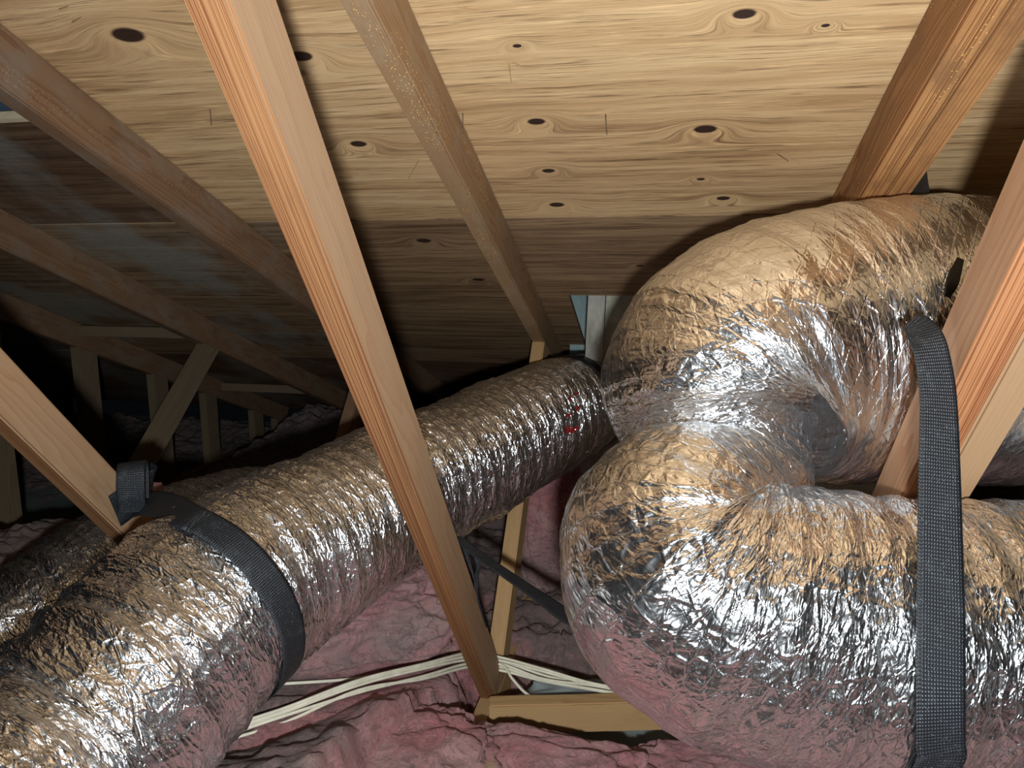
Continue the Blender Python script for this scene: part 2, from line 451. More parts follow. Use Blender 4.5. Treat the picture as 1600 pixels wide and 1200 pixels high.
M['chord_o'] = lumber('lumber_dusty_orange', C4(168, 124, 80), C4(120, 72, 38), C4(124, 84, 54), dust=C4(128, 92, 60), sparkle=0.7, freq=240, contrast=1.2, edge=(C4(186, 136, 86), C4(120, 68, 34)))
M['chord_old'] = lumber('lumber_brown', C4(132, 100, 72), C4(104, 68, 46), C4(112, 84, 62), dust=C4(124, 108, 92), sparkle=0.25)
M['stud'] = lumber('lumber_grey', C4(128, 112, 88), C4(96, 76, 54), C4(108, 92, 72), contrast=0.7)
M['block'] = lumber('lumber_yellow', C4(186, 152, 106), C4(156, 112, 68), C4(172, 138, 98), contrast=0.7)
M['foil_l'] = foil('foil_crinkled', 0.12)
M['foil_r'] = foil('foil_netted', 0.4, fine=0.85, net=(1.2, 1.45), calm=0.4)
M['foil_b'] = foil('foil_dusty', 0.1, (0.88, 0.90, 0.92, 1))
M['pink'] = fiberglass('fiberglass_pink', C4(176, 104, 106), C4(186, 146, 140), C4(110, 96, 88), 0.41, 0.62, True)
M['pink_fresh'] = fiberglass('fiberglass_fresh', C4(180, 112, 114), C4(194, 156, 150), C4(132, 112, 104), 0.5, 0.7)
M['strap'] = webbing('black_webbing')
M['cable'] = plain('cable_sheath', C4(196, 190, 168), C4(226, 220, 198), 30, 0.5, 0.0003, 0.4)
M['gyp'] = plain('plasterboard', C4(112, 122, 122), C4(150, 156, 152), 9, 0.9)
M['plaster'] = plain('plaster_skim', C4(140, 140, 118), C4(186, 186, 166), 22, 0.9, 0.003)
M['paint'] = plain('blue_grey_board', C4(120, 140, 140), C4(160, 178, 176), 8, 0.8)
M['post'] = plain('weathered_post', C4(120, 116, 104), C4(182, 180, 170), 16, 0.85, 0.002, stretch=(1, 1, 0.35))
M['bluefelt'] = plain('blue_felt', C4(58, 76, 92), C4(82, 100, 116), 7, 0.8)
M['nail'] = plain('nail_steel', C4(70, 52, 40), C4(110, 90, 76), 60, 0.5, 0.0005, 0.5)
M['splinter'] = plain('splinter_wood', C4(150, 116, 78), C4(176, 142, 100), 60, 0.8)
M['wall'] = plain('dark_sheathing', C4(56, 46, 38), C4(78, 64, 52), 5, 0.95)
M['paper'] = plain('grey_paper', C4(128, 138, 140), C4(160, 166, 164), 10, 0.8)
M['pale_edge'] = plain('pale_ply_edge', C4(196, 176, 146), C4(214, 196, 168), 30, 0.8)
k = NT('red_print'); M['red'] = k.out(C4(150, 38, 38), 0.6, spec=0.2)
k = NT('collar_metal'); M['collar'] = k.out(C4(150, 156, 158), 0.35, metal=0.9)
k = NT('black_tape'); M['tape'] = k.out(C4(14, 14, 16), 0.4, spec=0.5)

# ------------------------------------------------------------------ setting: floor, walls, roof deck
XL, XR, YB, YF = -4.2, 1.9, -3.2, 4.3
ZF = -1.06
def struct(o): o['kind'] = 'structure'; return o
struct(box_obj('floor', (XL, YB, ZF-0.015), (XR, YF, ZF), M['gyp'], bevel=0))
struct(box_obj('wall_left', (XL-0.05, YB, ZF), (XL, YF, 2.3), M['wall'], bevel=0))
struct(box_obj('wall_right', (XR, YB, ZF), (XR+0.05, YF, 2.3), M['wall'], bevel=0))
struct(box_obj('wall_back', (XL, YB-0.05, ZF), (XR, YB, 2.3), M['wall'], bevel=0))

DM = Matrix(((1, 0, 0, 0), (0, RAF[1], NRM[1], 0), (0, RAF[2], NRM[2], 0), (0, 0, 0, 1)))
DM.translation = Vector(H*NRM)
ceiling = struct(empty('ceiling'))
def sheet(rects, mat, label=None):
    bm = bmesh.new()
    for (x0, x1, q0, q1) in rects: add_box(bm, (x0, q0, 0.0), (x1, q1, 0.012))
    o = link('plywood_sheet', bm_mesh('plywood_sheet', bm), mat, ceiling)
    o.matrix_basis = DM
    if label: o['label'] = label
    return o
def hole(x0, x1, q0, q1, hx0, hx1, h0, h1):
    return [(x0, x1, q0, h0), (x0, x1, h1, q1), (x0, hx0, h0, h1), (hx1, x1, h0, h1)]
G = 0.0025
QB = [1.346+1.22*i for i in range(-4, 3)]
XA, XB, XC, XE, XD = -0.331, -0.943, -1.53, -2.13, 0.303
sheet([(XB-0.02+G, XR, QB[3]+G, QB[4]-G)], M['ply_up'])
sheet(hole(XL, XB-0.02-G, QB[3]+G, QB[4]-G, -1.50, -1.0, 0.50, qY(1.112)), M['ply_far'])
h1x0, h1x1, h1a, h1b = -0.248, 0.42, qY(1.932), qY(2.55)
sheet(hole(XA-0.02+G, XR, QB[4]+G, QB[5]-G, h1x0, h1x1, h1a, h1b), M['ply_lo'])
sheet([(XE-0.02+G, XA-0.02-G, QB[4]+G, QB[5]-G)], M['ply_lo'])
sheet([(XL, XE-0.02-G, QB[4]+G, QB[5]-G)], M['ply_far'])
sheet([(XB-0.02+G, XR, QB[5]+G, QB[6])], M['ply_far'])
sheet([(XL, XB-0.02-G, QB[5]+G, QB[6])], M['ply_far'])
for i in range(3):
    xm = (XD+0.04, XB-0.02, XD+0.04)[i]
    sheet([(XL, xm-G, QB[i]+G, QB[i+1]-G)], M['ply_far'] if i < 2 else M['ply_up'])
    sheet([(xm+G, XR, QB[i]+G, QB[i+1]-G)], M['ply_up'])
# felt seen through the gap at the upper left, with the pale cut edge of the lower sheet
bm = bmesh.new(); add_box(bm, (-1.6, 0.44, 0.03), (-0.9, 1.02, 0.036)); o = link('roofing_felt', bm_mesh('roofing_felt', bm), M['bluefelt'], ceiling); o.matrix_basis = DM; o['label'] = 'dark blue roofing felt showing through a gap in the deck'
bm = bmesh.new(); add_box(bm, (-1.50, qY(1.112)-0.004, -0.004), (-1.0, qY(1.112)+0.008, 0.011)); o = link('cut_edge', bm_mesh('cut_edge', bm), M['pale_edge'], ceiling); o.matrix_basis = DM; o['label'] = 'pale freshly cut plywood edge'

def deckP(x, q, drop=0.0): return H*NRM+np.array([x, 0, 0])+q*RAF-drop*NRM
for i, (x0, y0, x1, y1, dr, mt) in enumerate([(723, 176, 726, 205, .03, 'nail'), (946, 178, 949, 200, .012, 'nail'), (1213, 240, 1232, 247, .006, 'nail'), (1230, 247, 1250, 249, .006, 'splinter'),
        (655, 250, 640, 268, .015, 'splinter'), (535, 265, 560, 268, .006, 'splinter'), (716, 12, 748, 10, .006, 'splinter'), (795, 98, 800, 118, .012, 'splinter'), (800, 98, 815, 96, .008, 'splinter'),
        (590, 172, 622, 174, .006, 'splinter'), (92, 15, 108, 0, .010, 'splinter'), (112, 35, 128, 18, .010, 'splinter'), (328, 170, 332, 186, .012, 'nail')]):
    a = deckP(*deck_xy(x0, y0), -0.001); b = deckP(*deck_xy(x1, y1), dr)
    o = link(mt, tube_mesh(mt, [a, (a+b)/2, b], np.linspace(0.0011, 0.0006, 8), 6, 8), M[mt], ceiling)

# ------------------------------------------------------------------ roof trusses
EX = (1, 0, 0)
CH = 0.089
WD = 0.075
def chord_pts(x, q0, q1):
    off = H-CH/2-0.0005
    a = np.array([x, 0, 0])+NRM*off
    return a+q0*RAF, a+q1*RAF
deck_cut = (Vector(NRM*(H-CH-0.0005)), Vector(NRM))
ZC = -0.955                                  # top of the bottom chords
floor_cut = (Vector((0, 0, ZC+0.001)), Vector((0, 0, -1)))
def web_from_edge(x, A_, B_, sgn):
    """centre line of a web whose named edge runs through A_, B_ (y,z); sgn says on which side the board lies"""
    a, b = np.array(A_), np.array(B_); d = (b-a)/np.linalg.norm(b-a); n = np.array([-d[1], d[0]])*sgn
    return a+n*WD/2, d
def web(parent, xr, A_, B_, sgn, mat, long=2.5, thick=0.038, name='web', wane=0.0015):
    c, d = web_from_edge(xr, A_, B_, sgn)
    p0 = (xr-thick/2, c[0]-d[0]*long, c[1]-d[1]*long); p1 = (xr-thick/2, c[0]+d[0]*long, c[1]+d[1]*long)
    return beam(name, p0, p1, EX, thick, WD, mat, parent, wane=wane, cut0=deck_cut, cut1=floor_cut)
def truss(label, x, cmat, group='roof trusses under the deck', plies=1):
    t = empty('roof_truss', (x, 1.4, ZC)); tag(t, label, 'roof truss', group)
    for i in range(plies):
        a, b = chord_pts(x-0.019+i*0.038, -2.6, 3.75)
        beam('top_chord', a, b, EX, 0.0375, CH, cmat, t, wane=0.0012)
        beam('bottom_chord', (x-0.019+i*0.038, -2.6, ZC-CH/2), (x-0.019+i*0.038, 3.4, ZC-CH/2), EX, 0.0375, CH, M['block'], t)
    return t
# centre truss
tA = truss('roof truss whose bright orange-edged diagonal web crosses the left centre of the view', XA, M['chord'])
w = web(tA, XA, (0.52, 0.20), (1.397, -0.958), 1, M['web']); w['label'] = 'long pale diagonal web with striped orange edge'
web(tA, XA, (1.70, -0.74), (1.495, -0.985), -1, M['block'])
# left truss
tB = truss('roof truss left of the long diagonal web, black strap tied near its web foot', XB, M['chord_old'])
web(tB, XB, (0.847, -0.114), (1.055, -0.375), -1, M['web'])
web(tB, XB, (2.10, -0.5), (1.80, -0.85), -1, M['chord_old'])
# next truss to the left
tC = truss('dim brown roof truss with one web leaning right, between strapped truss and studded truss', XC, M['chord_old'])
web(tC, XC, (2.228, -0.29), (1.812, -0.659), -1, M['stud'])
# right, doubled truss
tD = truss('doubled roof truss on the right, its two-ply web standing behind the hanging black strap', XD+0.038, M['chord_o'], plies=2)
web(tD, XD+0.038, (0.716, 0.113), (1.032, -0.294), -1, M['web_d'])
web(tD, XD+0.076, (0.716, 0.113), (1.032, -0.294), -1, M['web_t'])
# far truss with upright studs
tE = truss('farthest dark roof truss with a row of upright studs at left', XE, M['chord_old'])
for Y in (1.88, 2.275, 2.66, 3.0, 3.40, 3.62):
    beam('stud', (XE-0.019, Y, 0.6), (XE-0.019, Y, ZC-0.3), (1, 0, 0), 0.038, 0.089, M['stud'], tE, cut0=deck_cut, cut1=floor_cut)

# blocking boards between trusses
def cross_board(name, p0, p1, thick, depth, mat, label, cat='blocking'):
    mid = (np.array(p0)+np.array(p1))/2
    o = beam(name, p0, p1, (0, 0, 1), thick, depth, mat, wane=0.001)
    return tag(o, label, cat)
for (Y, lab) in ((2.27, 'dim flat blocking board under the deck beside the nearer studs'), (3.12, 'small far blocking board under the deck near the eave')):
    P = deckP(0, qY(Y), 0.02)
    cross_board('blocking_board', (XE+0.001, P[1], P[2]), (XC-0.039, P[1], P[2]), 0.038, 0.07, M['stud'], lab)
bl = onX(760, 1103, XA+0.0); br = onZ(1045, 1096, bl[2])
dirb = (br-bl)/np.linalg.norm(br-bl)
bz = bl[2]-0.034
b1 = bl+dirb*0.72
cross_board('blocking_board', (bl[0]+0.001, bl[1]+0.019, bz), (b1[0], b1[1]+0.019, bz), 0.068, 0.038, M['block'],
            'tan blocking board lying across the floor at the foot of the diagonal web')

# ------------------------------------------------------------------ duct chase behind the hole in the deck
ch = empty('duct_chase', (-0.1, 2.0, ZF)); tag(ch, 'grey plaster chase with weathered corner post behind the silver ducts', 'duct chase')
YP = 1.975
pt = onY(930, 470, YP); pbx = onY(905, 800, YP)
box_obj('plaster_panel', (-0.20, YP+0.025, ZF+0.001), (0.75, YP+0.05, 0.16), M['plaster'], ch)
xa, xb = onY(920, 470, YP)[0], onY(947, 470, YP)[0]
beam('corner_post', (onY(914, 800, YP)[0], YP, ZF+0.002), (onY(934, 440, YP)[0]+0.004, YP, 0.16), (1, 0, 0), xb-xa, 0.04, M['post'], ch, wane=0.002)
box_obj('side_board', (-0.30, YP+0.40, -0.30), (-0.02, YP+0.42, 0.0), M['paint'], ch)
box_obj('side_board', (-0.30, YP+0.395, 0.003), (-0.02, YP+0.415, 0.4), M['paint'], ch)
box_obj('side_board', (-0.30, YP+0.405, -0.60), (-0.02, YP+0.425, -0.303), M['paint'], ch)

# ------------------------------------------------------------------ flexible foil ducts
def duct_axis(ctrl, n):
    A_ = np.array([[*at(x, y, t), r] for (x, y, t, r) in ctrl])
    P = catmull(A_, 400); P, L = resample(P, n); P = smooth_rows(P, 1); return P, L
def make_duct(name, ctrl, res, seed, mat, parent=None, amp=1.0, ampf=None, crush=None):
    P0, L = duct_axis(ctrl, 200)
    n = int(L/res); P, L = resample(P0, n)
    C, R = P[:, :3], P[:, 3]
    T, N, B = frames(C)
    circ = 2*np.pi*R.mean(); m = int(circ/res)
    th = np.linspace(0, 1, m, endpoint=False)
    s = np.linspace(0, L, n)
    SS, TT = np.meshgrid(s, th, indexing='ij')
    pr = lambda fs, ft, sd: pnoise(SS*fs+3.3, TT*ft, ft, seed+sd)
    warp = 0.012*pr(9, 6, 1)
    S2 = SS+warp
    h = 0.010*pr(5, 4, 2)+0.006*pr(11, 7, 3)
    h += 0.0022*np.cos(2*np.pi*S2/0.046)
    h += 0.0032*(1-2.2*np.abs(pnoise(S2*26, TT*6, 6, seed+4)))
    h += 0.0028*(1-2.2*np.abs(pnoise(S2*52+TT*3, TT*11, 11, seed+5)))
    h += 0.0018*(1-2.2*np.abs(pnoise(S2*105-TT*4, TT*26, 26, seed+6)))
    mask = np.clip(0.5+2.2*pr(4, 5, 7), 0, 1)
    h += mask*(0.0020*(1-2.2*np.abs(pnoise(SS*24+20*warp, TT*24, 24, seed+8)))+0.0018*(1-2.2*np.abs(pnoise(SS*55, TT*52, 52, seed+9))))
    if np.ndim(ampf): h *= np.interp(s/L, ampf[0], ampf[1])[:, None]
    h *= amp
    rad = R[:, None]+h-0.004
    V = C[:, None, :]+rad[..., None]*(np.cos(2*np.pi*TT)[..., None]*N[:, None, :]+np.sin(2*np.pi*TT)[..., None]*B[:, None, :])
    if crush is not None: V = crush(V, C)
    me = grid_mesh(name, V.reshape(-1, 3), n, m, True, (s.astype(np.float32), (th*circ).astype(np.float32)))
    return me, dict(C=C, R=R, T=T, N=N, B=B, L=L)

CTL = [(-60, 1340, .74, .15), (90, 1190, .86, .15), (200, 1075, .935, .15), (330, 945, 1.06, .15), (480, 850, 1.25, .15), (640, 762, 1.5, .148), (780, 690, 1.75, .148), (860, 650, 1.92, .15), (905, 632, 2.02, .135)]
CTB = [(-160, 1120, 1.20, .13), (-20, 1030, 1.30, .132), (110, 945, 1.42, .135), (240, 862, 1.64, .135), (370, 815, 1.97, .14), (520, 790, 2.4, .15), (620, 795, 2.8, .15)]
CTR = [(2300, 1010, .86, .152), (2000, 1005, .85, .153), (1700, 995, .84, .155), (1450, 990, .825, .157), (1260, 975, .83, .159), (1130, 945, .85, .160), (1068, 892, .88, .161), (1084, 828, .915, .148), (1142, 756, .985, .105), (1126, 688, 1.03, .142), (1128, 612, 1.05, .184),
       (1190, 560, 1.065, .197), (1290, 540, 1.09, .214), (1420, 532, 1.10, .222), (1560, 538, 1.10, .22), (1720, 545, 1.10, .20), (1950, 560, 1.12, .19)]

dl = empty('flexible_duct', at(480, 990, 1.25)); tag(dl, 'silver foil flexible duct running from lower left to the chase, strapped at its middle', 'duct', 'foil flexible ducts')
me, TL = make_duct('foil_jacket', CTL, 0.0027, 11, M['foil_l'])
put(link('foil_jacket', me, M['foil_l'], None), dl)
db = empty('flexible_duct', at(250, 1000, 1.62)); tag(db, 'silver foil flexible duct lying behind the strapped left web', 'duct', 'foil flexible ducts')
me, TB = make_duct('foil_jacket', CTB, 0.0038, 41, M['foil_b'])
put(link('foil_jacket', me, M['foil_b'], None), db)
dr = empty('flexible_duct', at(1260, 1170, .83)); tag(dr, 'fat silver foil duct folded back on itself in a U-bend at right', 'duct', 'foil flexible ducts')
me, TR = make_duct('foil_jacket', CTR, 0.0029, 77, M['foil_r'], amp=0.9, ampf=([0, .5, .62, .72, 1], [1.1, 1.0, .8, .4, .45]))
put(link('foil_jacket', me, M['foil_r'], None), dr)

# collar and red print at the chase end of the left duct
C_, T_, N_, B_ = TL['C'][-1], TL['T'][-1], TL['N'][-1], TL['B'][-1]
def ring_mesh(name, c, T, N, B, r0, r1, w0, w1, n=64, a0=0.0, a1=1.0):
    th = np.linspace(a0, a1, n)*2*np.pi
    prof = [(r0, w0), (r1, w0), (r1, w1), (r0, w1), (r0, w0)]
    V = []
    for t in th:
        d = np.cos(t)*N+np.sin(t)*B
        for (r, w_) in prof: V.append(c+d*r+T*w_)
    return grid_mesh(name, np.array(V), n, 5, False)
put(link('collar', ring_mesh('collar', C_, T_, N_, B_, 0.118, 0.142, -0.004, 0.035), M['collar']), dl)
put(link('tape_band', ring_mesh('tape_band', C_-T_*0.02, T_, N_, B_, 0.137, 0.1475, -0.022, 0.012, 40, -0.17, 0.12), M['tape']), dl)
# small red printed marks on the jacket near the collar (illegible print)
def surf(tr, i, ang, dr_=0.0): return tr['C'][i]+(tr['R'][i]+dr_)*(np.cos(ang)*tr['N'][i]+np.sin(ang)*tr['B'][i])
def hit(tr, px, py, extra=0.0):
    """first point where a sight line meets the smooth duct"""
    d = ray(px, py); best = None
    ts = np.linspace(0.4, 3.0, 1600)
    Pn = ts[:, None]*d[None, :]
    Cc, Rr = tr['C'][::4], tr['R'][::4]
    for k_, p in enumerate(Pn):
        dd = np.linalg.norm(Cc-p, axis=1); j = dd.argmin()
        if dd[j] < Rr[j]+extra: return p, j*4
    dmin = [(np.linalg.norm(Cc-p, axis=1)-Rr).min() for p in Pn]
    k_ = int(np.argmin(dmin)); p = Pn[k_]; return p, int(np.linalg.norm(Cc-p, axis=1).argmin())*4
def ribbon(name, pts, wid, width, thick, mat, parent=None, n=120):
    P = catmull(np.hstack([np.array(pts, float), np.array(wid, float), np.array(width, float)[:, None]]), n)
    Cc, Wd, ww = P[:, :3], P[:, 3:6], P[:, 6]
    T = np.gradient(Cc, axis=0); T /= np.linalg.norm(T, axis=1)[:, None]
    Wd = Wd-T*(Wd*T).sum(1)[:, None]; Wd /= np.linalg.norm(Wd, axis=1)[:, None]
    Nn = np.cross(T, Wd)
    dist = np.r_[0, np.cumsum(np.linalg.norm(np.diff(Cc, axis=0), axis=1))]
    us = np.linspace(-0.5, 0.5, 9)
    prof = [(u, 1) for u in us]+[(u, -1) for u in us[::-1]]
    V = np.array([[Cc[i]+Wd[i]*u*ww[i]+Nn[i]*sg*thick/2 for (u, sg) in prof] for i in range(n)]).reshape(-1, 3)
    wuv = np.array([u*ww.mean() for (u, sg) in prof], np.float32)
    me = grid_mesh(name, V, n, len(prof), True, (dist.astype(np.float32), wuv))
    return link(name, me, mat, parent)
for (px, py, w_, h_) in ((893, 622, 12, 6), (888, 628, 9, 7), (900, 618, 7, 8), (890, 650, 9, 6), (903, 640, 5, 9), (888, 672, 6, 9), (895, 673, 6, 8), (901, 670, 5, 7)):
    a, i = hit(TL, px-w_/2, py, 0.003); b, _ = hit(TL, px, py-0.5, 0.003); c, _ = hit(TL, px+w_/2, py-1, 0.003)
    up = (0.1, 0, 1)
    r_ = ribbon('print_mark', [a, b, c], [up]*3, [h_/FPX*2.0]*3, 0.001, M['red'], None, 8)
    put(r_, dl)

# ------------------------------------------------------------------ black straps
tn = lambda v: np.array(v, float)/np.linalg.norm(v)
# left strap: looped round the web of the left truss, then over the duct
sl = empty('hanging_strap', at(215, 790, 1.22)); tag(sl, 'black webbing strap from the left web draped over the left duct', 'strap', 'black webbing straps')
def on_duct(tr, px, py):
    p, i = hit(tr, px, py, 0.0); rel = p-tr['C'][i]
    return i, math.atan2(rel@tr['B'][i], rel@tr['N'][i])
i1, a1 = on_duct(TL, 352, 852); i2, a2 = on_duct(TL, 447, 985)
p_s = onX(216, 788, XB+0.014)
allp = [onX(198, 780, XB+0.003), p_s]; allw = [(0.1, 0.5, 0.85), (0.12, 0.65, 0.7)]; alld = [0.056, 0.053]
first = None
for u in np.linspace(-0.45, 3.0, 24):
    ii = int(np.clip(i1+(i2-i1)*min(u, 1.3), 0, len(TL['C'])-1)); q = surf(TL, ii, a1+(a2-a1)*u, 0.011)
    if first is None:
        first = q
        for v_ in (0.35, 0.7): allp.append(p_s*(1-v_)+q*v_+np.array([0, 0, 0.012*(1-abs(2*v_-1))])); allw.append(np.array([0.12, 0.65, 0.7])*(1-v_)+TL['T'][ii]*v_); alld.append(0.05)
    allp.append(q); allw.append(TL['T'][ii]); alld.append(0.047)
put(ribbon('strap_band', allp, allw, alld, 0.002, M['strap'], None, 160), sl)
# wrap round the web and the standing loop of spare strap
c0 = onX(206, 776, XB+0.008)
wr = [c0+np.array(v) for v in ((0.002, -0.045, -0.012), (0.006, -0.015, -0.004), (0.008, 0.02, 0.004), (0.004, 0.05, 0.012), (-0.03, 0.058, 0.016), (-0.048, 0.03, 0.01))]
put(ribbon('strap_wrap', wr, [(0, 0.35, 0.94)]*6, [0.062]*6, 0.002, M['strap'], None, 60), sl)
e = lambda px, py, t: at(px, py, t)
lp = [e(206, 800, 1.225), e(204, 768, 1.205), e(204, 742, 1.205), e(205, 726, 1.22), e(208, 722, 1.24), e(211, 730, 1.258), e(212, 750, 1.262), e(212, 780, 1.25)]
put(ribbon('strap_loop', lp, [np.array([0.86, 0.5, 0.06])]*8, [0.044]*8, 0.002, M['strap'], None, 90), sl)

# dark tape sliver on the upper run of the U-bend duct
tp = [hit(TR, *q, 0.010) for q in ((1480, 464), (1488, 440), (1501, 404))]
put(ribbon('tape_patch', [t[0] for t in tp], [TR['T'][t[1]] for t in tp], [.008, .016, .009], 0.001, M['tape'], None, 16), dr)
# right strap: hangs from the doubled web, down the front of the U-bend duct
sr = empty('hanging_strap', at(1440, 510, .74)); tag(sr, 'wide black webbing strap hanging from doubled web across the U-bend duct', 'strap', 'black webbing straps')
p_, w_, d_ = [], [], []
hp = {}
yy = (960, 1020, 1080, 1130, 1165, 1188)
hits = [hit(TR, 1470, y, 0.009) for y in yy]
top = [(at(1421, 503, .775), (.75, .55, .9), .022), (at(1436, 511, .765), (.7, .5, .7), .030), (at(1452, 540, .745), (.8, .3, .5), .034), (at(1462, 585, .735), (1, .2, .15), .036), (at(1467, 640, .725), (1, .15, 0), .037)]
for (p, wv_, ww_) in top: p_.append(p); w_.append(wv_); d_.append(ww_)
p640 = top[-1][0]; pc = hits[0][0]
for u, ww_ in ((0.3, .040), (0.6, .042), (0.85, .0435)):
    p_.append(p640*(1-u)+pc*u); w_.append((1, .15, 0)); d_.append(ww_)
for (p, i) in hits: p_.append(p); w_.append((1, .15, 0)); d_.append(.0445)
i = hits[-1][1]; rel = p_[-1]-TR['C'][i]; a_ = math.atan2(rel@TR['B'][i], rel@TR['N'][i])
sgn = 1 if np.linalg.norm(surf(TR, i, a_+0.2)-p_[-2]) > np.linalg.norm(surf(TR, i, a_-0.2)-p_[-2]) else -1
for q in range(1, 9): p_.append(surf(TR, i, a_+sgn*0.25*q, 0.010)); w_.append((1, .15, 0)); d_.append(.0445)
put(ribbon('strap_band', p_, w_, d_, 0.002, M['strap'], None, 200), sr)

# middle strap: from the long diagonal web to the U-bend duct, edge-on
sm = empty('hanging_strap', at(722, 850, 1.36)); tag(sm, 'thin edge-on black strap stretched between the diagonal web and the U-bend duct', 'strap', 'black webbing straps')
put(ribbon('strap_band', [at(708, 838, 1.395), at(724, 850, 1.36), at(790, 896, 1.28), at(850, 937, 1.20), at(900, 970, 1.12), at(960, 985, 1.07)], [(-0.12, 0.95, -0.12)]*6, [.04]*6, 0.002, M['strap'], None, 60), sm)
put(ribbon('strap_tail', [at(728, 852, 1.37), at(743, 866, 1.36), at(747, 885, 1.36), at(744, 905, 1.365), at(745, 932, 1.37)], [(0.7, 0.7, 0.1)]*5, [.010, .012, .006, .010, .004], 0.0015, M['strap'], None, 40), sm)
put(ribbon('strap_tail', [at(726, 856, 1.37), at(733, 880, 1.365), at(741, 905, 1.365), at(748, 940, 1.375), at(760, 980, 1.42)], [(0.7, 0.7, 0.1)]*5, [.010, .006, .004, .004, .003], 0.0015, M['strap'], None, 40), sm)
# short strap up to the right rafter
st = empty('hanging_strap', at(1440, 300, 1.1)); tag(st, 'short black strap holding the U-bend duct up to the right rafter', 'strap', 'black webbing straps')
put(ribbon('strap_band', [at(1436, 340, 1.10), at(1438, 305, 1.13), at(1438, 285, 1.16), at(1436, 255, 1.2), at(1430, 240, 1.22)], [(0.9, 0.35, 0.1)]*5, [.030, .028, .024, .02, .018], 0.002, M['strap'], None, 40), st)

CABLES = []
for i in range(5):
    d = (i-2)*4.2; g = lambda a, b: random.uniform(2.2*a, 2.2*b)
    CABLES.append([(330, 1152+d*1.2, 1.20), (440, 1118+d+g(-2, 2), 1.25), (560, 1076+d+g(-3, 3), 1.34), (660, 1046+d*1.2+g(-3, 3), 1.45), (735, 1031+d*1.3, 1.58), (785, 1038+d*1.2, 1.60), (850, 1058+d+g(-2, 2), 1.58), (930, 1075+d*0.8+g(-2, 2), 1.55), (1020, 1088+d*0.8, 1.52), (1130, 1100+d, 1.48)])
CABLES.append([(330, 1074, 1.32), (430, 1069, 1.36), (560, 1060, 1.42), (650, 1045, 1.49), (735, 1024, 1.59), (790, 1035, 1.61), (870, 1060, 1.6), (1000, 1078, 1.56)])
CABLES.append([(745, 1030, 1.60), (785, 1040, 1.59), (800, 1060, 1.57), (818, 1080, 1.55), (840, 1094, 1.53), (870, 1100, 1.52)])
# ------------------------------------------------------------------ insulation
def fbm(X, Y, f, seed, oct=4, g=0.55):
    o = 0; a = 1.0
    for i in range(oct): o = o+a*pnoise(X*f*2**i+40, Y*f*2**i+40, 512, seed+i); a *= g
    return o
def gauss(X, Y, cx, cy, sx, sy): return np.exp(-((X-cx)/sx)**2-((Y-cy)/sy)**2)
def seg_dist(X, Y, P):
    D = np.full(X.shape, 9.0)
    for a, b in zip(P[:-1], P[1:]):
        d = b-a; t = np.clip(((X-a[0])*d[0]+(Y-a[1])*d[1])/(d@d), 0, 1)
        D = np.minimum(D, np.hypot(X-a[0]-t*d[0], Y-a[1]-t*d[1]))
    return D
gx = np.arange(XL+0.02, XR-0.02, 0.0105); gy = np.arange(-1.6, 4.0, 0.0105)
GX, GY = np.meshgrid(gx, gy, indexing='ij')
Z = np.full(GX.shape, -0.93)
Z += 0.10*np.clip((GY-2.3)/0.8, 0, 1)+0.06*np.clip((-1.1-GX)/0.4, 0, 1)+0.20*gauss(GX, GY, -1.6, 1.25, 0.26, 0.5)-0.26*np.clip((-1.80-GX)/0.25, 0, 1)        # deeper towards the eave and to the left
Z -= 0.075*np.clip(gauss(GX, GY, 0.1, 1.45, 0.75, 0.5)*1.6, 0, 1)
reg_far = 0
# heaped under the two left ducts
for tr, low in ((TL, 0.155), (TB, 0.16)):
    c = tr['C'][::40]
    D = seg_dist(GX, GY, c[:, :2])
    zi = np.zeros_like(GX); bestd = np.full(GX.shape, 9.0)
    for p in c:
        dd = np.hypot(GX-p[0], GY-p[1]); m = dd < bestd; zi[m] = p[2]; bestd[m] = dd[m]
    heap = zi-low+0.01
    f = np.exp(-(np.clip(D-0.06, 0, 9)/0.16)**2)*np.clip((1.62-GY)/0.25, 0, 1)
    if tr is TL: f = f*np.clip((-0.36-GX)/0.12, 0, 1)
    Z = np.maximum(Z, Z*(1-f)+np.minimum(heap, -0.60)*f)
Z += 0.05*fbm(GX, GY, 3.2, 5)+0.035*(0.5-np.abs(fbm(GX, GY, 7, 21)))*1.2+0.030*(0.5-np.abs(fbm(GX, GY, 15, 33, 3)))
# bare patch of plasterboard behind and below the cross board
bare = np.clip(1.3*gauss(GX, GY, 0.03, 1.27, 0.45, 0.20)+1.1*gauss(GX, GY, -0.12, 1.55, 0.2, 0.12), 0, 1)
bare = np.clip((bare+0.35*fbm(GX, GY, 6, 71)-0.35)*3, 0, 1)
Z = Z*(1-bare)+(-1.10)*bare
CD = np.full(GX.shape, 9.0)
for pts in CABLES:                         # the cables lie on top of the loose fill
    c = catmull([at(*p) for p in pts], 60)
    bd = np.full(GX.shape, 9.0); zc = np.zeros_like(GX)
    for p in c:
        dd = np.hypot(GX-p[0], GY-p[1]); m = dd < bd; bd[m] = dd[m]; zc[m] = p[2]
    Z = np.minimum(Z, zc-0.008+np.clip(bd-0.03, 0, 9)*0.38); CD = np.minimum(CD, bd)
Z += (0.05*(0.45-np.abs(fbm(GX, GY, 5, 91, 4)))+0.02*(0.4-np.abs(fbm(GX, GY, 14, 95, 3))))*np.clip((CD-0.03)/0.08, 0, 1)*np.clip((0.5-CD)/0.2, 0, 1)*(1-bare)
Z = np.minimum(Z, (H-0.03-NRM[1]*GY)/NRM[2])
me = grid_mesh('loose_insulation', np.stack([GX, GY, Z], -1).reshape(-1, 3), len(gx), len(gy), False)
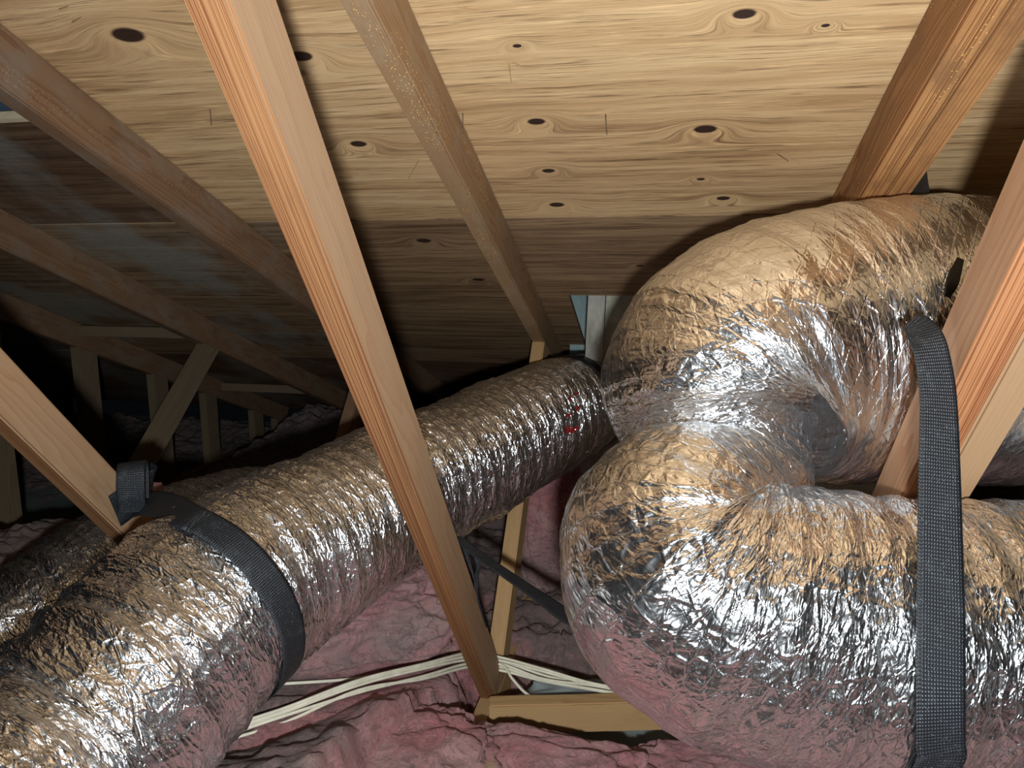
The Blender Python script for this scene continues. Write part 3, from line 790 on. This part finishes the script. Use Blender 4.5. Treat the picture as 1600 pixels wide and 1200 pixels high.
o = link('loose_insulation', me, M['pink']); tag(o, 'dusty pink fibreglass insulation spread over the attic floor', 'insulation', kind='stuff')

def lump(name, centre, size, seed, mat, label, sub=6, rot=0.0, rough=1.0):
    bm = bmesh.new(); bmesh.ops.create_icosphere(bm, subdivisions=sub, radius=1.0)
    for v in bm.verts:
        p = v.co.copy()
        q = Vector([math.copysign(abs(c_)**0.75, c_) for c_ in p])
        s1 = Vector((seed, seed*2.1, -seed))
        n1 = noise.fractal(p*1.6+s1, 0.8, 2.0, 4)
        n2 = 0.5-abs(noise.noise(p*3.6+s1*1.7))
        n3 = 0.5-abs(noise.noise(p*8.5+s1*0.7))
        v.co = q*(1+rough*(0.22*n1+0.22*n2+0.07*n3))
        v.co.x *= size[0]; v.co.y *= size[1]; v.co.z *= size[2]
    o = link(name, bm_mesh(name, bm), mat, smooth=True)
    o.location = centre; o.rotation_euler.z = rot
    return tag(o, label, 'insulation', 'torn fibreglass batts')
lump('insulation_batt', at(560, 1225, 1.22), (.24, .15, .075), 3.1, M['pink'], 'brownish torn pink batt at the bottom edge beside the left duct', rot=0.2)
lump('insulation_batt', at(860, 1245, 1.24), (.20, .11, .062), 8.4, M['pink_fresh'], 'bright pink torn batt at the bottom edge in front of the cross board', rot=-0.1)
lump('insulation_batt', at(1090, 1240, 1.29), (.15, .09, .05), 15.2, M['pink_fresh'], 'small pink batt tuft at the bottom edge under the U-bend duct')
lump('insulation_batt', at(664, 1168, 1.33), (.09, .07, .06), 21.7, M['pink'], 'grey-pink batt bulge at the left of the cross board end')
lump('insulation_batt', at(570, 960, 1.58), (.19, .13, .085), 27.3, M['pink_fresh'], 'pink batt heaped below the left duct behind the diagonal web', rot=0.6)
lump('insulation_batt', at(885, 835, 2.12), (.14, .06, .24), 33.3, M['pink_fresh'], 'upright pink batt standing between the two silver ducts', rot=0.1, rough=0.6)
lump('insulation_tuft', at(224, 770, 1.42), (.030, .03, .02), 45.0, M['pink_fresh'], 'tiny pink tuft behind the looped strap on the left web', sub=4)

# grey paper scraps on the floor
def scrap(corners, label, seed):
    a = np.array([corners[0], corners[1], corners[2], corners[3]], float)
    n = 14; u, v = np.meshgrid(np.linspace(0, 1, n), np.linspace(0, 1, n), indexing='ij')
    V = (1-u)[..., None]*((1-v)[..., None]*a[0]+v[..., None]*a[3])+u[..., None]*((1-v)[..., None]*a[1]+v[..., None]*a[2])
    V[..., 2] += 0.012*pnoise(u*3, v*3, 64, seed)
    V[..., :2] += 0.02*pnoise(u*4, v*4, 64, seed+1)[..., None]*((u-.5)**2+(v-.5)**2)[..., None]*4
    me = grid_mesh('paper_scrap', V.reshape(-1, 3), n, n, False)
    o = link('paper_scrap', me, M['paper']); o.modifiers.new('thickness', 'SOLIDIFY').thickness = 0.0015
    return tag(o, label, 'paper', 'grey paper scraps')
zs = -0.955
scrap([onZ(795, 1098, -.95), onZ(950, 1090, -.95), onZ(965, 1062, -.95), onZ(845, 1058, -.95)], 'grey paper scrap on the floor behind the cross board', 3)
cross_board('wood_scrap', onZ(1088, 1130, -1.03), onZ(1095, 1180, -1.03), 0.02, 0.05, M['stud'], 'short wood scrap on the floor under the cross board', 'wood scrap')

# ------------------------------------------------------------------ white cables
def cable(pts, label, r=0.0031):
    me = tube_mesh('electrical_cable', [at(*p) for p in pts], r, 10, 90)
    o = link('electrical_cable', me, M['cable'])
    return tag(o, label, 'cable', 'white electrical cables')
NTH = ('topmost', 'second from top', 'middle', 'second from bottom', 'lowest')
for i, pts in enumerate(CABLES):
    cable(pts, NTH[i]+' white cable of the bundle passing the foot of the diagonal web' if i < 5 else ('white electrical cable lying apart above the bundle, left of the diagonal web', 'short white cable branching down from the bundle to the cross board')[i-5])
